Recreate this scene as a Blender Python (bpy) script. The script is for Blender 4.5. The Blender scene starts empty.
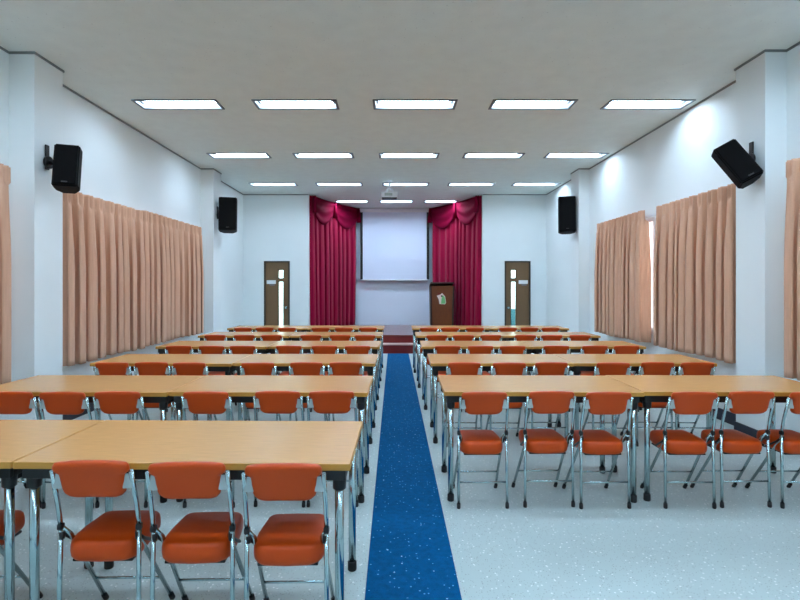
import bpy, bmesh, math, random
from mathutils import Vector, Matrix
PI = math.pi
S = bpy.context.scene
COL = S.collection

# ------------------------------------------------------------------ materials
def lin(c):
    r = []
    for v in c:
        v /= 255.0
        r.append(v / 12.92 if v <= 0.04045 else ((v + 0.055) / 1.055) ** 2.4)
    return (r[0], r[1], r[2], 1.0)

def mat(name, rgb, rough=0.5, metal=0.0, spec=0.5, noise=None, bump=None, emit=None, coat=0.0, sheen=0.0):
    """noise = (scale, amount, stretch) multiplies the colour; bump = (scale, strength)"""
    m = bpy.data.materials.new(name); m.use_nodes = True
    nt = m.node_tree; b = nt.nodes['Principled BSDF']
    b.inputs['Base Color'].default_value = lin(rgb)
    b.inputs['Roughness'].default_value = rough
    b.inputs['Metallic'].default_value = metal
    b.inputs['Specular IOR Level'].default_value = spec
    b.inputs['Coat Weight'].default_value = coat
    b.inputs['Coat Roughness'].default_value = 0.15
    b.inputs['Sheen Weight'].default_value = sheen
    if emit:
        b.inputs['Emission Color'].default_value = lin(emit[0])
        b.inputs['Emission Strength'].default_value = emit[1]
    if noise or bump:
        tc = nt.nodes.new('ShaderNodeTexCoord')
    if noise:
        mp = nt.nodes.new('ShaderNodeMapping'); mp.inputs['Scale'].default_value = noise[2]
        nz = nt.nodes.new('ShaderNodeTexNoise'); nz.inputs['Scale'].default_value = noise[0]; nz.inputs['Detail'].default_value = 5
        rp = nt.nodes.new('ShaderNodeValToRGB')
        a = noise[1]
        c = lin(rgb)
        rp.color_ramp.elements[0].position = 0.3; rp.color_ramp.elements[1].position = 0.7
        rp.color_ramp.elements[0].color = (c[0] * (1 - a), c[1] * (1 - a), c[2] * (1 - a), 1)
        rp.color_ramp.elements[1].color = (min(1, c[0] * (1 + a)), min(1, c[1] * (1 + a)), min(1, c[2] * (1 + a)), 1)
        nt.links.new(tc.outputs['Object'], mp.inputs['Vector']); nt.links.new(mp.outputs['Vector'], nz.inputs['Vector'])
        nt.links.new(nz.outputs['Fac'], rp.inputs['Fac']); nt.links.new(rp.outputs['Color'], b.inputs['Base Color'])
    if bump:
        n2 = nt.nodes.new('ShaderNodeTexNoise'); n2.inputs['Scale'].default_value = bump[0]; n2.inputs['Detail'].default_value = 3
        bp = nt.nodes.new('ShaderNodeBump'); bp.inputs['Strength'].default_value = bump[1]; bp.inputs['Distance'].default_value = 0.01
        nt.links.new(tc.outputs['Object'], n2.inputs['Vector']); nt.links.new(n2.outputs['Fac'], bp.inputs['Height'])
        nt.links.new(bp.outputs['Normal'], b.inputs['Normal'])
    return m

def speckle(m, layers):
    """adds coloured flecks: layers of (scale, radius, rgb, share)"""
    nt = m.node_tree; b = nt.nodes['Principled BSDF']
    tc = nt.nodes.new('ShaderNodeTexCoord')
    src = b.inputs['Base Color'].links[0].from_socket if b.inputs['Base Color'].is_linked else None
    base = tuple(b.inputs['Base Color'].default_value)
    for scale, radius, rgb, share in layers:
        v = nt.nodes.new('ShaderNodeTexVoronoi'); v.inputs['Scale'].default_value = scale
        nt.links.new(tc.outputs['Object'], v.inputs['Vector'])
        lt = nt.nodes.new('ShaderNodeMath'); lt.operation = 'LESS_THAN'; lt.inputs[1].default_value = radius
        nt.links.new(v.outputs['Distance'], lt.inputs[0])
        sp = nt.nodes.new('ShaderNodeSeparateColor'); nt.links.new(v.outputs['Color'], sp.inputs['Color'])
        l2 = nt.nodes.new('ShaderNodeMath'); l2.operation = 'LESS_THAN'; l2.inputs[1].default_value = share
        nt.links.new(sp.outputs['Red'], l2.inputs[0])
        mu = nt.nodes.new('ShaderNodeMath'); mu.operation = 'MULTIPLY'
        nt.links.new(lt.outputs[0], mu.inputs[0]); nt.links.new(l2.outputs[0], mu.inputs[1])
        mx = nt.nodes.new('ShaderNodeMix'); mx.data_type = 'RGBA'
        nt.links.new(mu.outputs[0], mx.inputs['Factor'])
        if src: nt.links.new(src, mx.inputs['A'])
        else: mx.inputs['A'].default_value = base
        mx.inputs['B'].default_value = lin(rgb)
        src = mx.outputs['Result']
    nt.links.new(src, b.inputs['Base Color'])
    return m

M = {}
M['wall'] = mat('painted_wall', (234, 240, 240), 0.6, noise=(1.2, 0.02, (1, 1, 1)), bump=(160, 0.03))
M['ceiling'] = speckle(mat('ceiling_tile', (216, 222, 217), 0.85, noise=(6, 0.03, (1, 1, 1))),
                       [(22, 0.10, (176, 180, 178), 0.25), (45, 0.13, (190, 194, 192), 0.3)])
M['floor'] = speckle(mat('speckled_vinyl_floor', (186, 200, 198), 0.3, noise=(3, 0.03, (1, 1, 1)), spec=0.4),
                     [(70, 0.22, (150, 160, 158), 0.35), (38, 0.2, (236, 240, 238), 0.5), (110, 0.25, (120, 128, 128), 0.2)])
M['carpet'] = speckle(mat('blue_carpet', (0, 82, 130), 0.75, noise=(30, 0.16, (1, 1, 1)), bump=(400, 0.3), spec=0.06),
                      [(48, 0.22, (90, 165, 215), 0.2), (24, 0.12, (160, 205, 235), 0.14), (80, 0.2, (4, 54, 110), 0.4)])
M['baseboard'] = mat('navy_baseboard', (26, 28, 44), 0.4)
M['trim'] = mat('grey_cornice', (120, 126, 126), 0.5)
M['wood'] = mat('table_laminate', (204, 149, 88), 0.24, noise=(9, 0.09, (1, 14, 1)), spec=0.55)
M['edge'] = mat('table_edge_band', (196, 138, 52), 0.45)
M['black'] = mat('black_steel', (14, 14, 15), 0.4)
M['rubber'] = mat('black_rubber', (13, 13, 14), 0.6)
M['chrome'] = mat('chrome_tube', (178, 200, 202), 0.16, metal=1.0)
M['bracket'] = mat('grey_bracket', (176, 186, 184), 0.4, metal=0.2)
M['vinyl'] = mat('orange_vinyl', (194, 68, 6), 0.4, spec=0.3, noise=(5, 0.05, (1, 1, 1)), bump=(220, 0.06))
M['drape'] = mat('tan_curtain_fabric', (212, 165, 136), 0.85, noise=(60, 0.06, (1, 1, 0.06)), sheen=0.1, spec=0.2)
M['velvet'] = mat('crimson_velvet', (150, 0, 52), 0.7, noise=(40, 0.10, (1, 1, 0.06)), sheen=0.1, spec=0.15)
M['lamp'] = mat('lit_diffuser', (255, 255, 255), 0.5, emit=((204, 229, 255), 26.0))
M['stagelamp'] = mat('lit_stage_diffuser', (255, 255, 255), 0.5, emit=((204, 229, 255), 44.0))
M['reflector'] = mat('white_reflector', (232, 236, 236), 0.35)
M['lampframe'] = mat('grey_lamp_frame', (92, 100, 104), 0.4)
M['tubecap'] = mat('lamp_tube_cap', (70, 74, 76), 0.5)
M['valance'] = mat('shaded_crimson_velvet', (112, 0, 38), 0.8, noise=(40, 0.10, (1, 1, 0.06)), spec=0.08)  # drape velvet darkened: the shade on the swags is put into the colour
M['screen'] = mat('screen_fabric', (222, 232, 250), 0.8)
M['white'] = mat('white_plastic', (232, 236, 240), 0.4)
M['speaker'] = mat('speaker_black', (4, 4, 5), 0.6, spec=0.15, bump=(90, 0.1))
M['grille'] = mat('speaker_grille', (5, 5, 6), 0.7, spec=0.12, bump=(500, 0.3))
M['badge'] = mat('dark_badge', (58, 58, 60), 0.4)
M['backwall'] = mat('stage_wall_paint', (226, 240, 255), 0.6)
M['doorwood'] = mat('door_laminate', (122, 92, 60), 0.5, noise=(7, 0.10, (14, 1, 1)))
M['doorframe'] = mat('door_frame', (62, 52, 42), 0.5)
M['lectern'] = mat('lectern_walnut', (112, 56, 14), 0.4, noise=(7, 0.18, (12, 12, 1)))
M['lectern_dark'] = mat('lectern_dark_edge', (48, 26, 16), 0.45)
M['stagetop'] = mat('stage_top_boards', (120, 74, 66), 0.2, noise=(6, 0.08, (1, 12, 1)))
M['riser'] = mat('red_brown_riser', (116, 18, 12), 0.5, noise=(9, 0.14, (1, 1, 6)))
M['nosing'] = mat('pale_step_nosing', (196, 160, 156), 0.35)
M['teal'] = mat('teal_dado', (30, 92, 104), 0.5)
M['signplate'] = mat('sign_plate', (238, 240, 240), 0.4)
M['signred'] = mat('sign_grey', (120, 122, 128), 0.5)
M['emblem_green'] = mat('emblem_green', (120, 205, 130), 0.5)
M['emblem_pale'] = mat('emblem_pale', (240, 225, 215), 0.5)
M['emblem_dark'] = mat('emblem_dark', (30, 22, 20), 0.5)
M['emblem_red'] = mat('emblem_red', (120, 30, 28), 0.5)
M['daylight'] = mat('frosted_daylit_pane', (255, 255, 255), 0.5, emit=((236, 246, 255), 0.9))
g = bpy.data.materials.new('clear_glass'); g.use_nodes = True
nt = g.node_tree; nt.nodes.clear()
o_ = nt.nodes.new('ShaderNodeOutputMaterial'); mx_ = nt.nodes.new('ShaderNodeMixShader'); tr_ = nt.nodes.new('ShaderNodeBsdfTransparent'); gl_ = nt.nodes.new('ShaderNodeBsdfGlossy')
tr_.inputs['Color'].default_value = (0.92, 0.97, 0.97, 1); gl_.inputs['Roughness'].default_value = 0.03; mx_.inputs['Fac'].default_value = 0.07
nt.links.new(tr_.outputs[0], mx_.inputs[1]); nt.links.new(gl_.outputs[0], mx_.inputs[2]); nt.links.new(mx_.outputs[0], o_.inputs[0])
M['glass'] = g

# ------------------------------------------------------------------ mesh helpers
def box(bm, c, s, bev=0.0, seg=2, rot=None, mi=0):
    r = bmesh.ops.create_cube(bm, size=1.0)
    vs = r['verts']
    bmesh.ops.scale(bm, vec=Vector(s), verts=vs)
    es = list({e for v in vs for e in v.link_edges})
    if bev > 0:
        rr = bmesh.ops.bevel(bm, geom=es, offset=bev, segments=seg, profile=0.5, affect='EDGES')
        vs = list({v for f in rr['faces'] for v in f.verts} | {v for v in vs if v.is_valid})
    if rot is not None:
        bmesh.ops.rotate(bm, cent=(0, 0, 0), matrix=rot, verts=vs)
    bmesh.ops.translate(bm, vec=Vector(c), verts=vs)
    if mi:
        for f in {f for v in vs for f in v.link_faces}: f.material_index = mi
    return vs

def span(bm, x0, x1, y0, y1, z0, z1, bev=0.0, seg=2, mi=0):
    return box(bm, ((x0 + x1) / 2, (y0 + y1) / 2, (z0 + z1) / 2), (abs(x1 - x0), abs(y1 - y0), abs(z1 - z0)), bev, seg, None, mi)

def tube(bm, pts, r, n=12, cap=True):
    pts = [Vector(p) for p in pts]
    rings = []
    prev = None
    for i, p in enumerate(pts):
        if i == 0: t = pts[1] - pts[0]
        elif i == len(pts) - 1: t = pts[-1] - pts[-2]
        else: t = (pts[i + 1] - p).normalized() + (p - pts[i - 1]).normalized()
        t.normalize()
        if prev is None:
            a = Vector((1, 0, 0)) if abs(t.x) < 0.8 else Vector((0, 1, 0))
        else: a = prev
        u = (a - t * a.dot(t)).normalized(); w = t.cross(u); prev = u
        rr = r[i] if isinstance(r, (list, tuple)) else r
        rings.append([bm.verts.new(p + (u * math.cos(2 * PI * k / n) + w * math.sin(2 * PI * k / n)) * rr) for k in range(n)])
    for a, b in zip(rings, rings[1:]):
        for k in range(n):
            f = bm.faces.new((a[k], a[(k + 1) % n], b[(k + 1) % n], b[k])); f.smooth = True
    if cap:
        bm.faces.new(rings[0][::-1]); bm.faces.new(rings[-1])

def prism(bm, outline, a0, a1, axis='y'):
    """outline of (h, z) pairs extruded along an axis"""
    def P(h, z, a): return (h, a, z) if axis == 'y' else ((a, h, z) if axis == 'x' else (h, z, a))
    A = [bm.verts.new(P(h, z, a0)) for h, z in outline]
    B = [bm.verts.new(P(h, z, a1)) for h, z in outline]
    n = len(outline)
    for k in range(n): bm.faces.new((A[k], A[(k + 1) % n], B[(k + 1) % n], B[k]))
    bm.faces.new(A[::-1]); bm.faces.new(B)

def build(name, bm, mats, parent=None, smooth=False, subsurf=0, solid=0.0):
    bmesh.ops.recalc_face_normals(bm, faces=bm.faces[:])
    me = bpy.data.meshes.new(name); bm.to_mesh(me); bm.free()
    for m in (mats if isinstance(mats, (list, tuple)) else [mats]): me.materials.append(m)
    if smooth:
        for p in me.polygons: p.use_smooth = True
    o = bpy.data.objects.new(name, me); COL.objects.link(o)
    if parent: o.parent = parent
    if solid:
        s = o.modifiers.new('thickness', 'SOLIDIFY'); s.thickness = solid; s.offset = 0
    if subsurf:
        s = o.modifiers.new('rounding', 'SUBSURF'); s.levels = subsurf; s.render_levels = subsurf
    return o

def tag(o, label, cat, group=None, kind=None):
    o['label'] = label; o['category'] = cat
    if group: o['group'] = group
    if kind: o['kind'] = kind
    return o

def thing(name, loc, label, cat, group=None, rz=0.0):
    e = bpy.data.objects.new(name, None); COL.objects.link(e)
    e.empty_display_size = 0.1; e.location = loc; e.rotation_euler = (0, 0, rz)
    return tag(e, label, cat, group)

def copy_tree(o, parent=None):
    kids = list(o.children)
    c = o.copy(); COL.objects.link(c)
    if parent: c.parent = parent
    for k in kids: copy_tree(k, c)
    return c

def struct(name, bm, m, label, cat, parent=None):
    o = build(name, bm, m, parent)
    if parent is None: tag(o, label, cat, None, 'structure')
    return o

def NB(): return bmesh.new()

# ------------------------------------------------------------------ sizes
XL, XR = -3.62, 3.66             # side walls
PXL, PXR = -3.38, 3.46           # aisle faces of the pillars
YR, YF, YA = -3.2, 12.0, 14.3    # rear wall, front wall, back of the stage recess
AX0, AX1 = -2.05, 2.13           # stage recess
HC = 3.70
LX = [-2.6, -1.18, 0.25, 1.67, 3.06]
LY = [-1.07, 1.3, 3.67, 6.05, 8.42, 10.8]
LW, LD = 0.95, 0.26
lights = [(x, y) for y in LY for x in LX] + [(x, 12.98) for x in (-1.09, 0.06, 1.21)]

# ------------------------------------------------------------------ setting
bm = NB(); span(bm, XL - .2, XR + .2, YR - .2, YA + .2, -0.1, 0)
struct('floor', bm, M['floor'], 'pale speckled vinyl floor of the hall', 'floor')

def sheet_with_holes(bm, a0, a1, b0, b1, holes, put):
    A = sorted({a0, a1, *[h[0] for h in holes], *[h[1] for h in holes]}); B = sorted({b0, b1, *[h[2] for h in holes], *[h[3] for h in holes]})
    V = {}
    def v(i, j):
        if (i, j) not in V: V[i, j] = bm.verts.new(put(A[i], B[j]))
        return V[i, j]
    for i in range(len(A) - 1):
        for j in range(len(B) - 1):
            ca, cb = (A[i] + A[i + 1]) / 2, (B[j] + B[j + 1]) / 2
            if any(h[0] < ca < h[1] and h[2] < cb < h[3] for h in holes): continue
            bm.faces.new((v(i, j), v(i + 1, j), v(i + 1, j + 1), v(i, j + 1)))

bm = NB()
sheet_with_holes(bm, XL - .2, XR + .2, YR - .2, YA + .2,
                 [(x - LW / 2 * (0.86 if y > 12 else 1), x + LW / 2 * (0.86 if y > 12 else 1), y - LD / 2, y + LD / 2) for x, y in lights], lambda a, b: (a, b, HC))
struct('ceiling', bm, M['ceiling'], 'grey fissured tile ceiling with rows of recessed lights', 'ceiling')

bm = NB(); span(bm, XL - .2, XL, YR, YF + 1.6, 0, HC)
struct('wall_left', bm, M['wall'], 'pale side wall with the wide tan curtain and two pillars', 'wall')
bm = NB(); span(bm, XR, XR + .2, YR, YF + 1.6, 0, HC)
struct('wall_right', bm, M['wall'], 'pale side wall with the parted tan curtains', 'wall')
bm = NB(); span(bm, XL - .2, XR + .2, YR - .2, YR, 0, HC)
struct('wall_rear', bm, M['wall'], 'plain rear wall behind the viewer', 'wall')

# front wall with door openings and the stage recess
DL = (-3.12, -2.50); DR = (2.655, 3.275); DH = 2.10
bm = NB()
T = 0.12
for x0, x1 in ((XL, DL[0]), (DL[1], AX0), (AX1, DR[0]), (DR[1], XR)): span(bm, x0, x1, YF, YF + T, 0, HC)
for d in (DL, DR): span(bm, d[0], d[1], YF, YF + T, DH, HC)
span(bm, AX0 - T, AX0, YF + T, YA, 0, HC); span(bm, AX1, AX1 + T, YF + T, YA, 0, HC)
struct('wall_front', bm, M['wall'], 'pale front wall with two brown doors and the stage recess', 'wall')
bm = NB(); span(bm, AX0 - T, AX1 + T, YA, YA + T, 0, HC)
struct('wall_stage', bm, M['backwall'], 'pale blue back wall of the stage recess behind the screen', 'wall')
# rooms behind the doors
bm = NB()
span(bm, XL, AX0 - T, YF + 1.5, YF + 1.6, 0, HC); span(bm, AX1 + T, XR, YF + 1.5, YF + 1.6, 0, HC)
struct('wall_corridor', bm, M['wall'], 'white corridor wall seen through the door glass', 'wall')
bm = NB(); span(bm, AX1 + T, XR, YF + 1.47, YF + 1.5, 0, 0.88)
struct('trim_6', bm, M['teal'], 'teal dado seen low through the right door glass', 'trim')

PY = (4.70, 9.36); PD = 0.40
for i, y in enumerate(PY):
    for side, xa, xb in (('left', XL, PXL), ('right', PXR, XR)):
        yy = y - (0.04 if side == 'right' and i == 0 else 0)
        bm = NB(); span(bm, xa, xb, yy, yy + PD, 0, HC)
        struct('pillar', bm, M['wall'], 'white square pillar on the %s wall, the %s one' % (side, ('nearer', 'farther')[i]), 'pillar')

def strips(z0, z1, t, side):
    """a strip that runs along a side wall and round its pillars"""
    bm = NB()
    xw, xp = (XL, PXL) if side == 'left' else (XR, PXR)
    s = 1 if side == 'left' else -1
    ys = [YR]
    for i, y in enumerate(PY):
        yy = y - (0.04 if side == 'right' and i == 0 else 0)
        ys += [yy, yy + PD]
        span(bm, xp, xp + s * t, yy - t, yy + PD + t, z0, z1)
        span(bm, xw, xp, yy - t, yy, z0, z1); span(bm, xw, xp, yy + PD, yy + PD + t, z0, z1)
    ys.append(YF)
    for a, b in ((ys[0], ys[1]), (ys[2], ys[3]), (ys[4], ys[5])): span(bm, xw, xw + s * t, a, b, z0, z1)
    return bm
struct('baseboard_left', strips(0, 0.13, 0.012, 'left'), M['baseboard'], 'dark navy baseboard along the left wall', 'baseboard')
struct('baseboard_right', strips(0, 0.13, 0.012, 'right'), M['baseboard'], 'dark navy baseboard along the right wall', 'baseboard')
struct('trim_1', strips(HC - 0.02, HC, 0.012, 'left'), M['trim'], 'grey cornice line at the top of the left wall', 'trim')
struct('trim_2', strips(HC - 0.02, HC, 0.012, 'right'), M['trim'], 'grey cornice line at the top of the right wall', 'trim')
bm = NB()
for x0, x1 in ((XL, DL[0] - .04), (DL[1] + .04, AX0), (AX1, DR[0] - .04), (DR[1] + .04, XR)): span(bm, x0, x1, YF - 0.012, YF, 0, 0.13)
struct('baseboard_front', bm, M['baseboard'], 'dark navy baseboard along the front wall', 'baseboard')
bm = NB()
for x0, x1 in ((XL, AX0), (AX1, XR)): span(bm, x0, x1, YF - 0.012, YF, HC - 0.02, HC)
struct('trim_3', bm, M['trim'], 'grey cornice line at the top of the front wall', 'trim')

# stage: platform with one step, red-brown risers and pale nosings
SZ = 0.39
bm = NB(); span(bm, AX0, AX1, 11.36, YA, 0.02, SZ - 0.03)
st = build('stage_platform', bm, M['riser']); tag(st, 'low red-brown stage platform in the front recess, under the screen', 'stage', None, 'structure')
bm = NB(); span(bm, AX0, AX1, 11.345, YA, SZ - 0.03, SZ, 0.004); build('stage_top', bm, M['stagetop'], st)
bm = NB(); span(bm, AX0, AX1, 11.10, 11.36, 0.0, 0.185); s2 = build('step', bm, M['riser'], st)
bm = NB(); span(bm, AX0, AX1, 11.085, 11.36, 0.185, 0.21, 0.004); build('nosing', bm, M['nosing'], s2)

# carpet runner
bm = NB(); span(bm, -0.14, 0.324, YR + .6, 11.08, 0.0, 0.008, 0.003)
tag(build('carpet_runner', bm, M['carpet']), 'narrow blue flecked carpet runner down the middle aisle', 'carpet')

# ------------------------------------------------------------------ doors
def door(name, d, hinge, label):
    """hinge: side of the sign (-1 left, 1 right); the glass is on the other side"""
    e = thing(name, ((d[0] + d[1]) / 2, YF, 0), label, 'door'); e['kind'] = 'structure'
    w = d[1] - d[0]
    bm = NB(); f = 0.035
    span(bm, -w / 2, -w / 2 + f, -0.012, T, 0, DH); span(bm, w / 2 - f, w / 2, -0.012, T, 0, DH); span(bm, -w / 2 + f, w / 2 - f, -0.012, T, DH - f, DH)
    build('door_frame', bm, M['doorframe'], e)
    gx = -hinge * 0.095
    holes = [(gx - 0.055, gx + 0.055, 0.35, 1.60), (gx - 0.055, gx + 0.055, 1.69, 1.88)]
    bm = NB()
    for yy in (0.02, 0.06):
        sheet_with_holes(bm, -w / 2 + f, w / 2 - f, 0.005, DH - f, holes, lambda a, b: (a, yy, b))
    for h in holes:
        for q in ((h[0], h[1], h[2], h[2]), (h[0], h[1], h[3], h[3])):
            vs = [bm.verts.new(p) for p in ((q[0], .02, q[2]), (q[1], .02, q[2]), (q[1], .06, q[2]), (q[0], .06, q[2]))]; bm.faces.new(vs)
        for x in (h[0], h[1]):
            vs = [bm.verts.new(p) for p in ((x, .02, h[2]), (x, .02, h[3]), (x, .06, h[3]), (x, .06, h[2]))]; bm.faces.new(vs)
    leaf = build('door_leaf', bm, M['doorwood'], e)
    for h in holes:
        bm = NB(); t = 0.014
        span(bm, h[0] - t, h[0], 0.006, 0.02, h[2] - t, h[3] + t); span(bm, h[1], h[1] + t, 0.006, 0.02, h[2] - t, h[3] + t)
        span(bm, h[0], h[1], 0.006, 0.02, h[2] - t, h[2]); span(bm, h[0], h[1], 0.006, 0.02, h[3], h[3] + t)
        gb = build('glazing_bead', bm, M['doorframe'], leaf)
        bm = NB(); span(bm, h[0], h[1], 0.036, 0.044, h[2], h[3]); build('glass_pane', bm, M['glass'], leaf)
    bm = NB(); sx = hinge * 0.14
    span(bm, sx - 0.11, sx + 0.11, 0.008, 0.02, 1.55, 1.64, 0.003)
    sg = build('name_plate', bm, M['signplate'], e); sg['label'] = 'small white name plate on the door'
    bm = NB(); box(bm, (sx + 0.02, 0.012, 1.527), (0.12, 0.008, 0.03), 0.002); build('lower_plate', bm, M['signred'], sg)
    bm = NB(); kx = -hinge * (w / 2 - f - 0.05)
    tube(bm, [(kx, 0.02, 0.98), (kx, 0.012, 0.98), (kx, 0.010, 0.98), (kx, -0.02, 0.98), (kx, -0.03, 0.98), (kx, -0.05, 0.98), (kx, -0.06, 0.98)],
         [0.032, 0.032, 0.014, 0.014, 0.026, 0.03, 0.016], 16)
    build('door_knob', bm, M['chrome'], e, True)
door('door_1', DL, -1, 'brown door left of the stage with narrow bright glass')
door('door_2', DR, 1, 'brown door right of the stage with glass teal at the bottom')
for x, e_ in ((-2.85, 95), (2.95, 85)):
    l = bpy.data.lights.new('corridor_lamp', 'AREA'); l.energy = e_; l.size = 0.6; l.color = (0.93, 1, 1)
    lo = bpy.data.objects.new('corridor_lamp', l); COL.objects.link(lo); lo.location = (x, 12.75, 3.5)

# ------------------------------------------------------------------ ceiling lights
def make_light():
    e = thing('ceiling_light', (0, 0, HC), '', 'ceiling light', 'recessed fluorescent ceiling lights')
    a, b, t = LW / 2, LD / 2, 0.028
    bm = NB()
    span(bm, -a - t, a + t, -b - t, -b + .004, -0.012, 0.0, 0.003); span(bm, -a - t, a + t, b - .004, b + t, -0.012, 0.0, 0.003)
    span(bm, -a - t, -a + .004, -b, b, -0.012, 0.0, 0.003); span(bm, a - .004, a + t, -b, b, -0.012, 0.0, 0.003)
    build('frame', bm, M['lampframe'], e)
    bm = NB(); H = 0.075; i = 0.05
    lo = [(-a, -b, 0), (a, -b, 0), (a, b, 0), (-a, b, 0)]; up = [(-a + i, -b + i, H), (a - i, -b + i, H), (a - i, b - i, H), (-a + i, b - i, H)]
    L = [bm.verts.new(p) for p in lo]; U = [bm.verts.new(p) for p in up]
    for k in range(4): bm.faces.new((L[k], L[(k + 1) % 4], U[(k + 1) % 4], U[k]))
    bm.faces.new(U)
    build('reflector', bm, M['reflector'], e)
    bm = NB(); span(bm, -a + .06, a - .06, -b + .045, b - .045, 0.035, 0.043, 0.003)
    build('diffuser', bm, M['lamp'], e)
    for s in (-1, 1):
        bm = NB(); span(bm, s * (a - .026) - .008, s * (a - .026) + .008, -0.05, 0.05, 0.02, 0.05, 0.003)
        build('tube_holder', bm, M['tubecap'], e)
    return e
base = make_light()
stage_diffuser = [c for c in base.children if c.name == 'diffuser'][0].data.copy()
stage_diffuser.materials[0] = M['stagelamp']
ORD = ['first', 'second', 'third', 'fourth', 'fifth', 'sixth']
for i, (x, y) in enumerate(lights):
    o = base if i == 0 else copy_tree(base)
    o.location = (x, y, HC)
    if y < 5:
        o['label'] = 'recessed fluorescent light in the ceiling rows nearer than the picture shows'
    elif y > 12:
        o['label'] = 'short recessed light over the stage, %s of three counted from the left' % ORD[i - 30]
        o.scale = (0.86, 1, 1)
        for ch in o.children:
            if ch.name.startswith('diffuser'): ch.data = stage_diffuser
    else:
        r = ('nearest', 'middle', 'farthest')[LY.index(y) - 3]
        o['label'] = 'white recessed fluorescent light, %s row before the stage, %s from the left wall' % (r, ORD[i % 5])

# ------------------------------------------------------------------ curtains
def cloth(bm, p0, p1, z0, z1, n, folds, amp, seed, nz=26, header=True, pull=0.0, bow=0.0):
    rnd = random.Random(seed)
    p0, p1 = Vector((*p0, 0)), Vector((*p1, 0)); d = p1 - p0; L = d.length; d.normalize()
    nrm = Vector((n[0], n[1], 0))
    kn = [0.0]
    for k in range(folds): kn.append(kn[-1] + rnd.uniform(0.62, 1.4))
    kn = [k / kn[-1] for k in kn]; am = [rnd.uniform(0.55, 1.25) for _ in range(folds + 1)]; sk = [rnd.uniform(-0.25, 0.25) for _ in range(folds + 1)]
    bw = [rnd.uniform(-1, 1) for _ in range(folds + 1)]
    per = 14
    cols = []
    for k in range(folds):
        for j in range(per): cols.append((k, j / per))
    cols.append((folds - 1, 1.0))
    rows = [0, .012, .03, .05, .07, .09] + [.09 + .91 * (i + 1) / nz for i in range(nz)]
    G = []
    for v in rows:            # v = 0 at the top
        line = []
        for k, t in cols:
            u = kn[k] + (kn[k + 1] - kn[k]) * t
            a0 = am[k] * (1 - t) + am[k + 1] * t
            w = math.cos(2 * PI * (t + sk[k] * math.sin(PI * t) * 0.5))
            tt = t + sk[k] * math.sin(PI * t) * 0.5; w = 1.75 * abs(math.sin(PI * tt)) ** 0.62 - 1.0
            A = amp * a0 * (0.6 + 0.4 * min(1, v * 2.2))
            off = A * w
            if header and v < 0.075:
                off = amp * (0.30 * w + 0.22 * math.cos(6 * PI * t))
            x = u * L + (bw[k] * (1 - t) + bw[k + 1] * t) * 0.022 * v * math.sin(PI * u) + 0.4 * A * math.sin(4 * PI * t) * min(1, 3 * v)
            if pull: x += pull * v * v * (0.5 - u) * L
            z = z1 + (z0 - z1) * v + (0.008 * math.sin(9 * u + seed) if v > 0.95 else 0)
            line.append(bm.verts.new(p0 + d * x + nrm * (off - bow * 4 * u * (1 - u)) + Vector((0, 0, z))))
        G.append(line)
    for a, b in zip(G, G[1:]):
        for k in range(len(a) - 1):
            f = bm.faces.new((a[k], a[k + 1], b[k + 1], b[k])); f.smooth = True

def curtain(p0, p1, z0, z1, n, folds, amp, seed, label):
    bm = NB(); cloth(bm, p0, p1, z0, z1, n, folds, amp, seed)
    o = build('curtain', bm, M['drape'], None, True, solid=0.004)
    return tag(o, label, 'curtain', 'tan window curtains')
XC, XD = -3.46, 3.505
curtain((XC, 5.2), (XC, 6.86), 0.66, 2.525, (1, 0), 9, 0.088, 3, 'tan pleated curtain on the left wall, half nearer the close pillar')
curtain((XC, 6.88), (XC, 8.97), 0.67, 2.545, (1, 0), 12, 0.085, 4, 'tan pleated curtain on the left wall, half nearer the far pillar')
curtain((XD, 5.10), (XD, 6.68), 0.71, 2.555, (-1, 0), 10, 0.088, 5, 'tan pleated curtain on the right wall, panel under the tilted speaker')
curtain((XD, 7.00), (XD, 8.60), 0.71, 2.565, (-1, 0), 11, 0.085, 6, 'tan pleated curtain on the right wall, panel nearer the far pillar')
curtain((XC, 1.2), (XC, 4.52), 0.63, 2.57, (1, 0), 19, 0.08, 7, 'tan curtain cut by the left picture edge, before the near pillar')
curtain((XD, 1.2), (XD, 4.48), 0.70, 2.61, (-1, 0), 19, 0.08, 8, 'tan curtain cut by the right picture edge, before the near pillar')
# windows behind them
for i, (xw, s, y0, y1) in enumerate(((XL, 1, 5.35, 8.85), (XR, -1, 5.35, 8.6), (XL, 1, 1.4, 4.4), (XR, -1, 1.4, 4.35))):
    e = bpy.data.objects.new('window_%d' % (i + 1), None); COL.objects.link(e); e.location = (xw, (y0 + y1) / 2, 0.86)
    tag(e, ('window behind the left curtain', 'daylit window showing in the gap of the right curtains', 'window behind the nearest left curtain', 'window behind the nearest right curtain')[i], 'window', None, 'structure')
    h = (y1 - y0) / 2; bm = NB()
    for a, b, c, d in ((-h, h, 0, .05), (-h, h, 1.55, 1.6), (-h, -h + .05, .05, 1.55), (h - .05, h, .05, 1.55), (-.03, .03, .05, 1.55)):
        span(bm, 0, s * .03, a, b, c, d)
    build('window_frame', bm, M['white'], e)
    bm = NB(); span(bm, s * .004, s * .012, -h + .05, h - .05, .05, 1.55); build('window_pane', bm, M['daylight'], e)
    bm = NB(); span(bm, 0, s * .03, -h - .03, h + .03, -.03, 0); build('window_sill', bm, M['white'], e)
    bm = NB(); span(bm, s * .05, s * .08, -h - .05, h + .05, 1.61, 1.64); build('curtain_rail', bm, M['white'], e)

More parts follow.
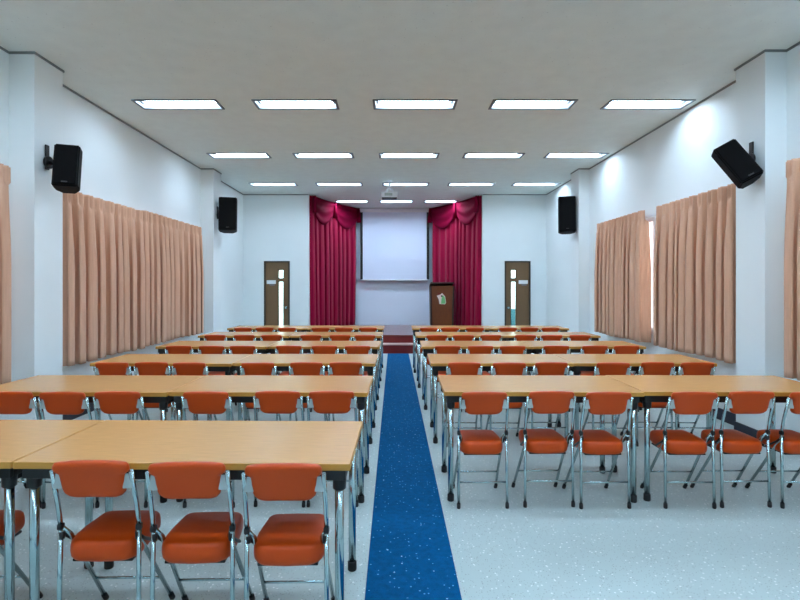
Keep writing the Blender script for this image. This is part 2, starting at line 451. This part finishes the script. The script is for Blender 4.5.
# stage curtains, crimson with a swagged valance
def stage_curtain(p0, p1, n, seed, label):
    e = thing('stage_curtain', (p0[0], p0[1], SZ), label, 'curtain', 'crimson stage curtains')
    q0 = (0, 0); q1 = (p1[0] - p0[0], p1[1] - p0[1])
    bm = NB(); cloth(bm, q0, q1, 0.02, HC - SZ - 0.01, n, 10, 0.075, seed, header=False, pull=0.06, bow=0.1)
    build('drape', bm, M['velvet'], e, True, solid=0.005)
    d = Vector((*q1, 0)); nn = Vector((n[0], n[1], 0)); L = d.length; d.normalize()
    ns = 2
    for k in range(ns):
        bm = NB(); nu, nv = 28, 22; G = []
        for j in range(nv + 1):
            row = []; v = j / nv
            for i in range(nu + 1):
                u = i / nu
                sag = 0.26 + 0.38 * math.sin(PI * u) ** 0.8
                z = (HC - SZ - 0.012) - v * sag
                fold = 0.022 * math.sin(v * 5 * PI) * math.sin(PI * u) + 0.03 * math.sin(PI * v) * math.sin(PI * u)
                row.append(bm.verts.new(d * (L / ns * (k + u)) + nn * (0.06 + fold - 0.1 * 4 * ((k + u) / ns) * (1 - (k + u) / ns)) + Vector((0, 0, z))))
            G.append(row)
        for a, b in zip(G, G[1:]):
            for i in range(nu): bm.faces.new((a[i], a[i + 1], b[i + 1], b[i])).smooth = True
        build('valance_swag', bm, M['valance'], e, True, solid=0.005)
    for k in range(ns + 1):
        bm = NB()
        uu = k / ns; c = d * min(max(L * uu, 0.05), L - 0.05) + nn * (0.10 - 0.4 * uu * (1 - uu))
        tube(bm, [c + Vector((0, 0, HC - SZ - .014)), c + Vector((0, 0, HC - SZ - .2)), c + Vector((0, 0, HC - SZ - .42))], [0.02, 0.045, 0.06], 12)
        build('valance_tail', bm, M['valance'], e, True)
a = Vector((2.0, 1.0)).normalized()
stage_curtain((-2.02, 12.1), (-1.05, 14.12), (0.90, -0.44), 11, 'crimson velvet stage curtain between the left door and the screen')
stage_curtain((2.10, 12.1), (1.07, 14.12), (-0.90, -0.44), 12, 'crimson velvet stage curtain behind the wooden lectern')

# projection screen
e = thing('projection_screen', (0.02, 14.15, 1.655), 'white projection screen hanging over the stage between crimson curtains', 'projection screen')
bm = NB(); span(bm, -0.98, 0.98, -0.05, 0.06, 1.93, 2.03, 0.01); build('casing', bm, M['white'], e)
bm = NB(); span(bm, -0.975, 0.975, -0.004, 0.0, 0.03, 1.94); build('border', bm, M['black'], e)
bm = NB(); span(bm, -0.905, 0.905, -0.007, -0.0045, 0.03, 1.935); build('screen_fabric', bm, M['screen'], e)
bm = NB(); span(bm, -0.93, 0.93, -0.02, 0.012, 0.0, 0.035, 0.006); build('bottom_bar', bm, M['white'], e)

# projector
e = thing('projector', (-0.095, 10.45, 3.32), 'small white projector hanging from the ceiling before the stage', 'projector')
bm = NB(); box(bm, (0, 0, 0.07), (0.34, 0.28, 0.12), 0.02, 3); bd = build('body', bm, M['white'], e)
bm = NB(); box(bm, (0, 0, 0.0), (0.31, 0.25, 0.03), 0.006); build('underside_shade', bm, M['black'], e)  # black slab standing in for the shadow beneath the body
bm = NB(); tube(bm, [(0.09, 0.13, 0.07), (0.09, 0.165, 0.07), (0.09, 0.166, 0.07)], [0.045, 0.042, 0.02], 20); build('lens', bm, M['black'], bd, True)
bm = NB(); span(bm, -0.1, 0.06, -0.143, -0.139, 0.045, 0.10)
build('vent_panel', bm, M['bracket'], bd)
bm = NB()
for s in (-1, 1):
    tube(bm, [(s * 0.10, 0, 0.12), (s * 0.025, 0, 0.23)], 0.016, 10)
tube(bm, [(0, 0, 0.21), (0, 0, 0.37)], 0.022, 14); span(bm, -0.11, 0.11, -0.05, 0.05, 0.125, 0.14, 0.003)
tube(bm, [(0, 0, 0.365), (0, 0, 0.38)], 0.06, 18)
build('ceiling_mount', bm, M['white'], e)

# lectern
e = thing('lectern', (1.235, 13.0, SZ), 'dark brown wooden lectern on the stage before the crimson curtain', 'lectern')
bm = NB(); prism(bm, [(-0.25, 0.06), (0.25, 0.06), (0.27, 1.11), (-0.27, 1.11)], -0.18, 0.18); bd = build('body', bm, M['lectern'], e)
bm = NB(); span(bm, -0.29, 0.29, -0.22, 0.22, 0.0, 0.06, 0.008); build('base', bm, M['lectern_dark'], e)
bm = NB(); box(bm, (0, 0.0, 1.155), (0.60, 0.46, 0.035), 0.008, 2, Matrix.Rotation(math.radians(-9), 3, 'X')); build('reading_top', bm, M['lectern_dark'], e)
for s in (-1, 1):
    bm = NB(); prism(bm, [(s * 0.25, 0.06), (s * 0.29, 0.06), (s * 0.31, 1.11), (s * 0.27, 1.11)], -0.195, 0.19); build('side_panel', bm, M['lectern_dark'], e)
em = NB(); prism(em, [(-0.07, 0.65), (0.07, 0.64), (0.10, 0.68), (0.075, 0.84), (0.0, 0.93), (-0.05, 0.89), (-0.14, 0.86), (-0.09, 0.77)], -0.186, -0.178)
eb = build('emblem', em, M['emblem_pale'], e); eb['label'] = 'small pale and green emblem on the lectern front'
em = NB(); prism(em, [(-0.03, 0.655), (0.072, 0.655), (0.088, 0.69), (0.062, 0.83), (0.012, 0.88), (-0.02, 0.77)], -0.190, -0.185); build('emblem_green_field', em, M['emblem_green'], eb)
em = NB(); tube(em, [(-0.012, -0.186, 0.85), (-0.012, -0.192, 0.85)], 0.022, 14); build('emblem_dot', em, M['emblem_dark'], eb)
em = NB(); prism(em, [(-0.11, 0.885), (-0.055, 0.90), (-0.065, 0.935), (-0.11, 0.93)], -0.186, -0.180); build('emblem_red_mark', em, M['emblem_red'], eb)

# ------------------------------------------------------------------ loudspeakers
def speaker(loc, w, h, d, eul, plate, label):
    """cabinet front faces -y before turning; plate = point of the bracket on the pillar"""
    e = thing('loudspeaker', loc, label, 'speaker', 'black loudspeakers on the pillars')
    R = Matrix.Rotation(math.radians(eul[2]), 4, 'Z') @ Matrix.Rotation(math.radians(eul[0]), 4, 'X') @ Matrix.Rotation(math.radians(eul[1]), 4, 'Y')
    bm = NB()
    prism(bm, [(-w / 2, -d / 2), (w / 2, -d / 2), (w / 2, d * 0.12), (w * 0.26, d / 2), (-w * 0.26, d / 2), (-w / 2, d * 0.12)], -h / 2, h / 2, 'z')
    bmesh.ops.bevel(bm, geom=bm.edges[:], offset=0.012, segments=2, affect='EDGES')
    bmesh.ops.transform(bm, matrix=R, verts=bm.verts); cab = build('cabinet', bm, M['speaker'], e)
    bm = NB(); box(bm, (0, -d / 2 - 0.004, 0), (w - 0.03, 0.014, h - 0.03), 0.006); bmesh.ops.transform(bm, matrix=R, verts=bm.verts); build('grille', bm, M['grille'], e)
    bm = NB(); box(bm, (0, -d / 2 - 0.013, -h * 0.42), (0.05, 0.006, 0.012), 0.002); bmesh.ops.transform(bm, matrix=R, verts=bm.verts); build('badge', bm, M['badge'], e)
    p = Vector(plate) - Vector(loc); s = 1 if p.x > 0 else -1
    bm = NB()
    box(bm, p + Vector((-s * 0.008, 0, 0.05)), (0.016, 0.05, 0.24), 0.004)
    tube(bm, [p + Vector((-s * 0.01, 0, 0)), p + Vector((-s * 0.035, 0, 0))], 0.06, 18)
    tube(bm, [p + Vector((-s * 0.03, 0, 0)), p * 0.2], 0.018, 12)
    build('bracket', bm, M['black'], e)
    return e
speaker((-3.165, 4.86, 2.635), 0.215, 0.43, 0.20, (-14, 0, 20), (PXL, 4.86, 2.70), 'black loudspeaker on the near left pillar, tilted down')
speaker((3.28, 4.80, 2.66), 0.215, 0.43, 0.20, (-14, -30, -22), (PXR, 4.83, 2.72), 'black loudspeaker steeply tilted on the near right pillar')
speaker((-3.17, 9.56, 2.85), 0.33, 0.64, 0.28, (-8, 0, 14), (PXL, 9.56, 2.85), 'tall black loudspeaker on the far left pillar')
speaker((3.30, 9.56, 2.85), 0.31, 0.68, 0.28, (-6, 0, -14), (PXR, 9.56, 2.85), 'tall black loudspeaker on the far right pillar')

# ------------------------------------------------------------------ folding tables
TL, TD, TH = 1.345, 0.65, 0.772
def make_table():
    e = thing('folding_table', (0, 0, 0), '', 'table', 'wood-topped folding tables in rows')   # origin: middle of the near long edge
    bm = NB(); span(bm, -TL / 2 + .001, TL / 2 - .001, 0, TD, TH - 0.03, TH, 0.004, 3)
    for f in bm.faces:
        if abs(f.normal.z) < 0.6 : f.material_index = 1
    build('tabletop', bm, [M['wood'], M['edge']], e)
    bm = NB(); z0, z1 = TH - 0.078, TH - 0.03; i = 0.022
    span(bm, -TL / 2 + i, TL / 2 - i, i, i + .022, z0, z1, .003); span(bm, -TL / 2 + i, TL / 2 - i, TD - i - .022, TD - i, z0, z1, .003)
    for x in (-TL / 2 + i, TL / 2 - i - .022): span(bm, x, x + .022, i + .022, TD - i - .022, z0, z1, .003)
    span(bm, -.011, .011, i + .022, TD - i - .022, z0, z1)
    build('apron', bm, M['black'], e)
    for sx in (-1, 1):
        bm = NB(); tube(bm, [(sx * (TL / 2 - .05), 0.06, z0 - .02), (sx * (TL / 2 - .05), TD - .06, z0 - .02)], 0.011, 10)
        tube(bm, [(sx * (TL / 2 - .05), TD / 2, z0 - .02), (sx * (TL / 2 - .34), TD / 2, z0 + .01)], 0.007, 8)
        build('leg_brace', bm, M['black'], e)
        for y in (0.055, TD - 0.055):
            x = sx * (TL / 2 - .05)
            bm = NB(); tube(bm, [(x, y, 0.02), (x, y, TH - 0.06)], 0.0185, 16); lg = build('leg', bm, M['chrome'], e)
            bm = NB(); tube(bm, [(x, y, TH - 0.125), (x, y, TH - 0.12), (x, y, TH - 0.05), (x, y, TH - 0.045)], [0.021, 0.027, 0.029, 0.024], 16); build('collar', bm, M['black'], lg)
            bm = NB(); tube(bm, [(x, y, 0.0), (x, y, 0.004), (x, y, 0.045), (x, y, 0.05)], [0.02, 0.0225, 0.0225, 0.019], 16); build('foot_cap', bm, M['rubber'], lg)
    return e

# ------------------------------------------------------------------ folding chairs (face +y; origin under the joint, between the rear feet)
def fillet(pts, r=0.03, n=5):
    pts = [Vector(p) for p in pts]; out = [pts[0]]
    for a, b, c in zip(pts, pts[1:], pts[2:]):
        d0 = (a - b).normalized(); d1 = (c - b).normalized(); p, q = b + d0 * r, b + d1 * r
        for i in range(n + 1):
            t = i / n; out.append((1 - t) ** 2 * p + 2 * t * (1 - t) * b + t * t * q)
    out.append(pts[-1]); return out

def cushion(bm, rings):
    """rings: lists of points from one face to the other, closed by end faces"""
    V = [[bm.verts.new(p) for p in r] for r in rings]
    n = len(V[0])
    for a, b in zip(V, V[1:]):
        for k in range(n): bm.faces.new((a[k], a[(k + 1) % n], b[(k + 1) % n], b[k])).smooth = True
    for r in (V[0], V[-1]):
        bm.faces.new(r).smooth = True

def make_chair():
    e = thing('folding_chair', (0, 0, 0), '', 'chair', 'orange vinyl folding chairs in rows')
    PX = 0.161; JZ = 0.505
    # backrest
    half = [(0, 0), (.05, 0), (.085, .003), (.106, .010), (.122, .026), (.128, .045), (.129, .070), (.130, .094), (.132, .108), (.140, .114), (.149, .120), (.152, .130), (.152, .143), (.147, .152), (.142, .157), (.10, .160), (.05, .161), (0, .161)]
    def half_width(z):
        for (xa, za), (xb, zb) in zip(half, half[1:]):
            if za <= z <= zb and zb > za: return xa + (xb - xa) * (z - za) / (zb - za)
        return half[1][0]
    zs = [0.0008, .002, .004, .007, .011, .017, .026, .036, .048, .06, .072, .084, .094, .102, .108, .113, .118, .124, .131, .138, .145, .150, .154, .157, .159, .1602]
    ts = [-1, -.985, -.95, -.9, -.82, -.7, -.55, -.38, -.2, 0, .2, .38, .55, .7, .82, .9, .95, .985, 1]
    bm = NB(); sides = []
    for sgn in (1, -1):
        G = []
        for z in zs:
            hw = half_width(z); row = []
            for t in ts:
                x = t * hw; q = abs(z / .0805 - 1)
                th = 0.022 * max(0, 1 - abs(t) ** 9) ** .5 * max(0, 1 - min(1, q) ** 9) ** .5 + 0.0015
                y = -0.055 - 0.68 * x * x + 0.02 - (z - 0.08) * 0.24
                row.append(bm.verts.new((x, y + sgn * th, 0.635 + z)))
            G.append(row)
        for a, b in zip(G, G[1:]):
            for k in range(len(ts) - 1): bm.faces.new((a[k], a[k + 1], b[k + 1], b[k])).smooth = True
        sides.append([r[0] for r in G] + G[-1][1:] + [r[-1] for r in G[::-1]][1:] + G[0][::-1][1:-1])
    A, B = sides; n = len(A)
    for k in range(n): bm.faces.new((A[k], A[(k + 1) % n], B[(k + 1) % n], B[k])).smooth = True
    bk = build('backrest', bm, M['vinyl'], e, True)
    for s in (-1, 1):
        bm = NB(); box(bm, (s * 0.140, -0.052, 0.712), (0.038, 0.006, 0.060), 0.002)
        br = build('bracket', bm, M['bracket'], bk); br['label'] = 'pale grey side bracket'
    # seat cushion
    so = []
    W, D0, D1 = 0.149, -0.012, 0.285
    def arc(cx, cy, r, a0, a1, n=6): return [(cx + r * math.cos(math.radians(a0 + (a1 - a0) * i / n)), cy + r * math.sin(math.radians(a0 + (a1 - a0) * i / n))) for i in range(n + 1)]
    so = arc(W - .075, D0 + .075, .075, -90, 0, 8) + [(W, .13)] + arc(W - .012 - .04, D1 - .04, .04, 0, 90) + [(0, D1 + .004)] + arc(-W + .012 + .04, D1 - .04, .04, 90, 180) + [(-W, .13)] + arc(-W + .075, D0 + .075, .075, 180, 270, 8) + [(0, D0 - .005)]
    cy = (D0 + D1) / 2
    def sring(s, z):
        return [(x * s, cy + (y - cy) * s, z + 0.03 * (y - cy)) for x, y in so]
    bm = NB(); cushion(bm, [sring(.86, .362), sring(.94, .366), sring(.985, .377), sring(1, .395), sring(.997, .414), sring(.975, .432), sring(.93, .442), sring(.84, .448), sring(.6, .451), sring(.25, .452)])
    st_ = build('seat', bm, M['vinyl'], e, True)
    bm = NB(); box(bm, (0, cy, 0.355), (0.25, 0.24, 0.012), 0.004); build('seat_pan', bm, M['black'], st_)
    for s in (-1, 1):
        bm = NB(); tube(bm, fillet([(s * PX, 0, JZ), (s * PX, -0.018, 0.60), (s * (PX - .004), -0.060, 0.757)], 0.03), 0.0098, 12); build('back_post', bm, M['chrome'], e)
        bm = NB(); tube(bm, [(s * PX, 0.0, JZ), (s * (PX + .003), -0.012, 0.02)], 0.0098, 12); lg = build('leg', bm, M['chrome'], e)
        bm = NB(); tube(bm, [(s * (PX + .003), -0.0125, 0.0), (s * (PX + .003), -0.0125, 0.005), (s * (PX + .003), -0.0115, 0.035)], [0.0105, 0.013, 0.0125], 12); build('foot_cap', bm, M['rubber'], lg)
        x = s * (PX - .021)
        bm = NB(); tube(bm, [(s * PX, 0.0, JZ), (x - s * .001, 0.03, JZ - .045), (s * (PX - .003), 0.318, 0.02)], 0.0095, 12); lg = build('leg', bm, M['chrome'], e)
        bm = NB(); tube(bm, [(s * (PX - .003), 0.331, 0.0), (s * (PX - .003), 0.329, 0.004), (s * (PX - .003), 0.309, 0.034)], [0.0105, 0.013, 0.0125], 12); build('foot_cap', bm, M['rubber'], lg)
        bm = NB(); box(bm, (s * PX, 0, JZ), (0.023, 0.024, 0.026), 0.005); tube(bm, [(s * (PX - .004), 0, JZ - .02), (s * (PX - .004), 0.0, JZ - .05)], 0.012, 10); build('hinge', bm, M['black'], e)
        bm = NB(); tube(bm, [(s * (PX - .008), 0.002, JZ - .03), (s * 0.151, 0.055, 0.43), (s * 0.147, 0.15, 0.372), (s * 0.12, 0.2, 0.355)], 0.0075, 8); build('seat_support', bm, M['black'], e)
    bm = NB(); tube(bm, [(-PX, -0.0085, 0.175), (PX, -0.0085, 0.175)], 0.006, 10); build('stretcher', bm, M['chrome'], e)
    t = (0.16 - .02) / (JZ - .045 - .02); yf = 0.318 + (0.03 - 0.318) * t
    bm = NB(); tube(bm, [(-PX + .01, yf, 0.16), (PX - .01, yf, 0.16)], 0.006, 10); build('stretcher', bm, M['chrome'], e)
    return e

# ------------------------------------------------------------------ rows
FY = [2.06, 3.43, 4.71, 6.00, 7.30, 8.58]
CL = {0: [-.437, -.826, -1.218, -1.855],
      1: [-.418, -.777, -1.253, -1.845, -2.20, -2.56],
      2: [-.445, -.807, -1.253, -1.884, -2.246, -2.60],
      3: [-.43, -.824, -1.243, -1.785, -2.148, -2.54],
      4: [-.418, -.775, -1.195, -1.764, -2.16, -2.58],
      5: [-.44, -.848, -1.247, -1.815, -2.20, -2.56]}
CR = {1: [.60, 1.053, 1.424, 1.996, 2.384, 2.787],
      2: [.65, 1.063, 1.453, 2.02, 2.44, 2.80],
      3: [.635, 1.018, 1.397, 1.922, 2.374, 2.747],
      4: [.616, 1.0, 1.397, 1.9, 2.275, 2.68],
      5: [.59, .95, 1.374, 1.933, 2.30, 2.655]}
ROWL = ['nearest', 'second', 'third', 'fourth', 'fifth', 'farthest']
ROWR = [None, 'nearest', 'second', 'third', 'fourth', 'farthest']
rnd = random.Random(5)
t0, c0 = make_table(), make_chair()
ft = fc = True
for side, table_x0, sg_, rows in (('left', -0.178, -1, range(0, 6)), ('right', 0.345, 1, range(1, 6))):
    for r in rows:
        rw = (ROWL if side == 'left' else ROWR)[r]
        for k in range(2):
            o = t0 if ft else copy_tree(t0); ft = False
            wide = {0: 1.042, 1: 1.018, 2: 1.0}.get(r, 1.0); o.scale = (wide, 1, 1)
            o.location = (table_x0 + sg_ * (TL / 2 + k * (TL + 0.004)) * wide, FY[r] + rnd.uniform(-.006, .006), 0)
            if r == 0: o.rotation_euler = (0, 0, math.radians(-0.9)); o.location.y += (-0.004, 0.018)[k]
            if side == 'right' and r >= 3: o.location.x -= 0.012 * (r - 2)
            o['label'] = ('wood-topped folding table beside the blue carpet, %s row on its %s' if k == 0 else
                          'wood-topped folding table at the wall end of the %s row %s of the carpet') % (rw, side)
        for k, x in enumerate((CL if side == 'left' else CR)[r]):
            o = c0 if fc else copy_tree(c0); fc = False
            back = 0.0 if r == 0 else -0.03
            o.location = (x, FY[r] + back + ((-0.022, -0.004, 0.012, 0.016)[k] if r == 0 else rnd.uniform(-.018, .012)), 0)
            o.rotation_euler = (0, 0, math.radians(rnd.uniform(-1.5, 1.5)))
            o['label'] = 'orange folding chair %s from the blue carpet, %s table row %s of it' % (ORD[k], rw, side)

# ------------------------------------------------------------------ camera, world, view
cam = bpy.data.cameras.new('camera'); co = bpy.data.objects.new('camera', cam); COL.objects.link(co)
co.location = (0, 0, 1.5); co.rotation_euler = (PI / 2, 0, 0)
cam.sensor_width = 36; cam.lens = 22.5; cam.shift_x = 6 / 800; cam.shift_y = -14 / 800; cam.clip_start = 0.05
S.camera = co
w = bpy.data.worlds.new('world'); S.world = w; w.use_nodes = True
w.node_tree.nodes['Background'].inputs['Color'].default_value = (0.75, 0.85, 1, 1)
w.node_tree.nodes['Background'].inputs['Strength'].default_value = 0.5
S.view_settings.view_transform = 'Standard'; S.view_settings.look = 'None'; S.view_settings.gamma = 1.0; S.view_settings.use_curve_mapping = False
S.view_settings.exposure = 0.34
S.cycles.max_bounces = 10; S.cycles.diffuse_bounces = 8; S.cycles.use_denoising = True
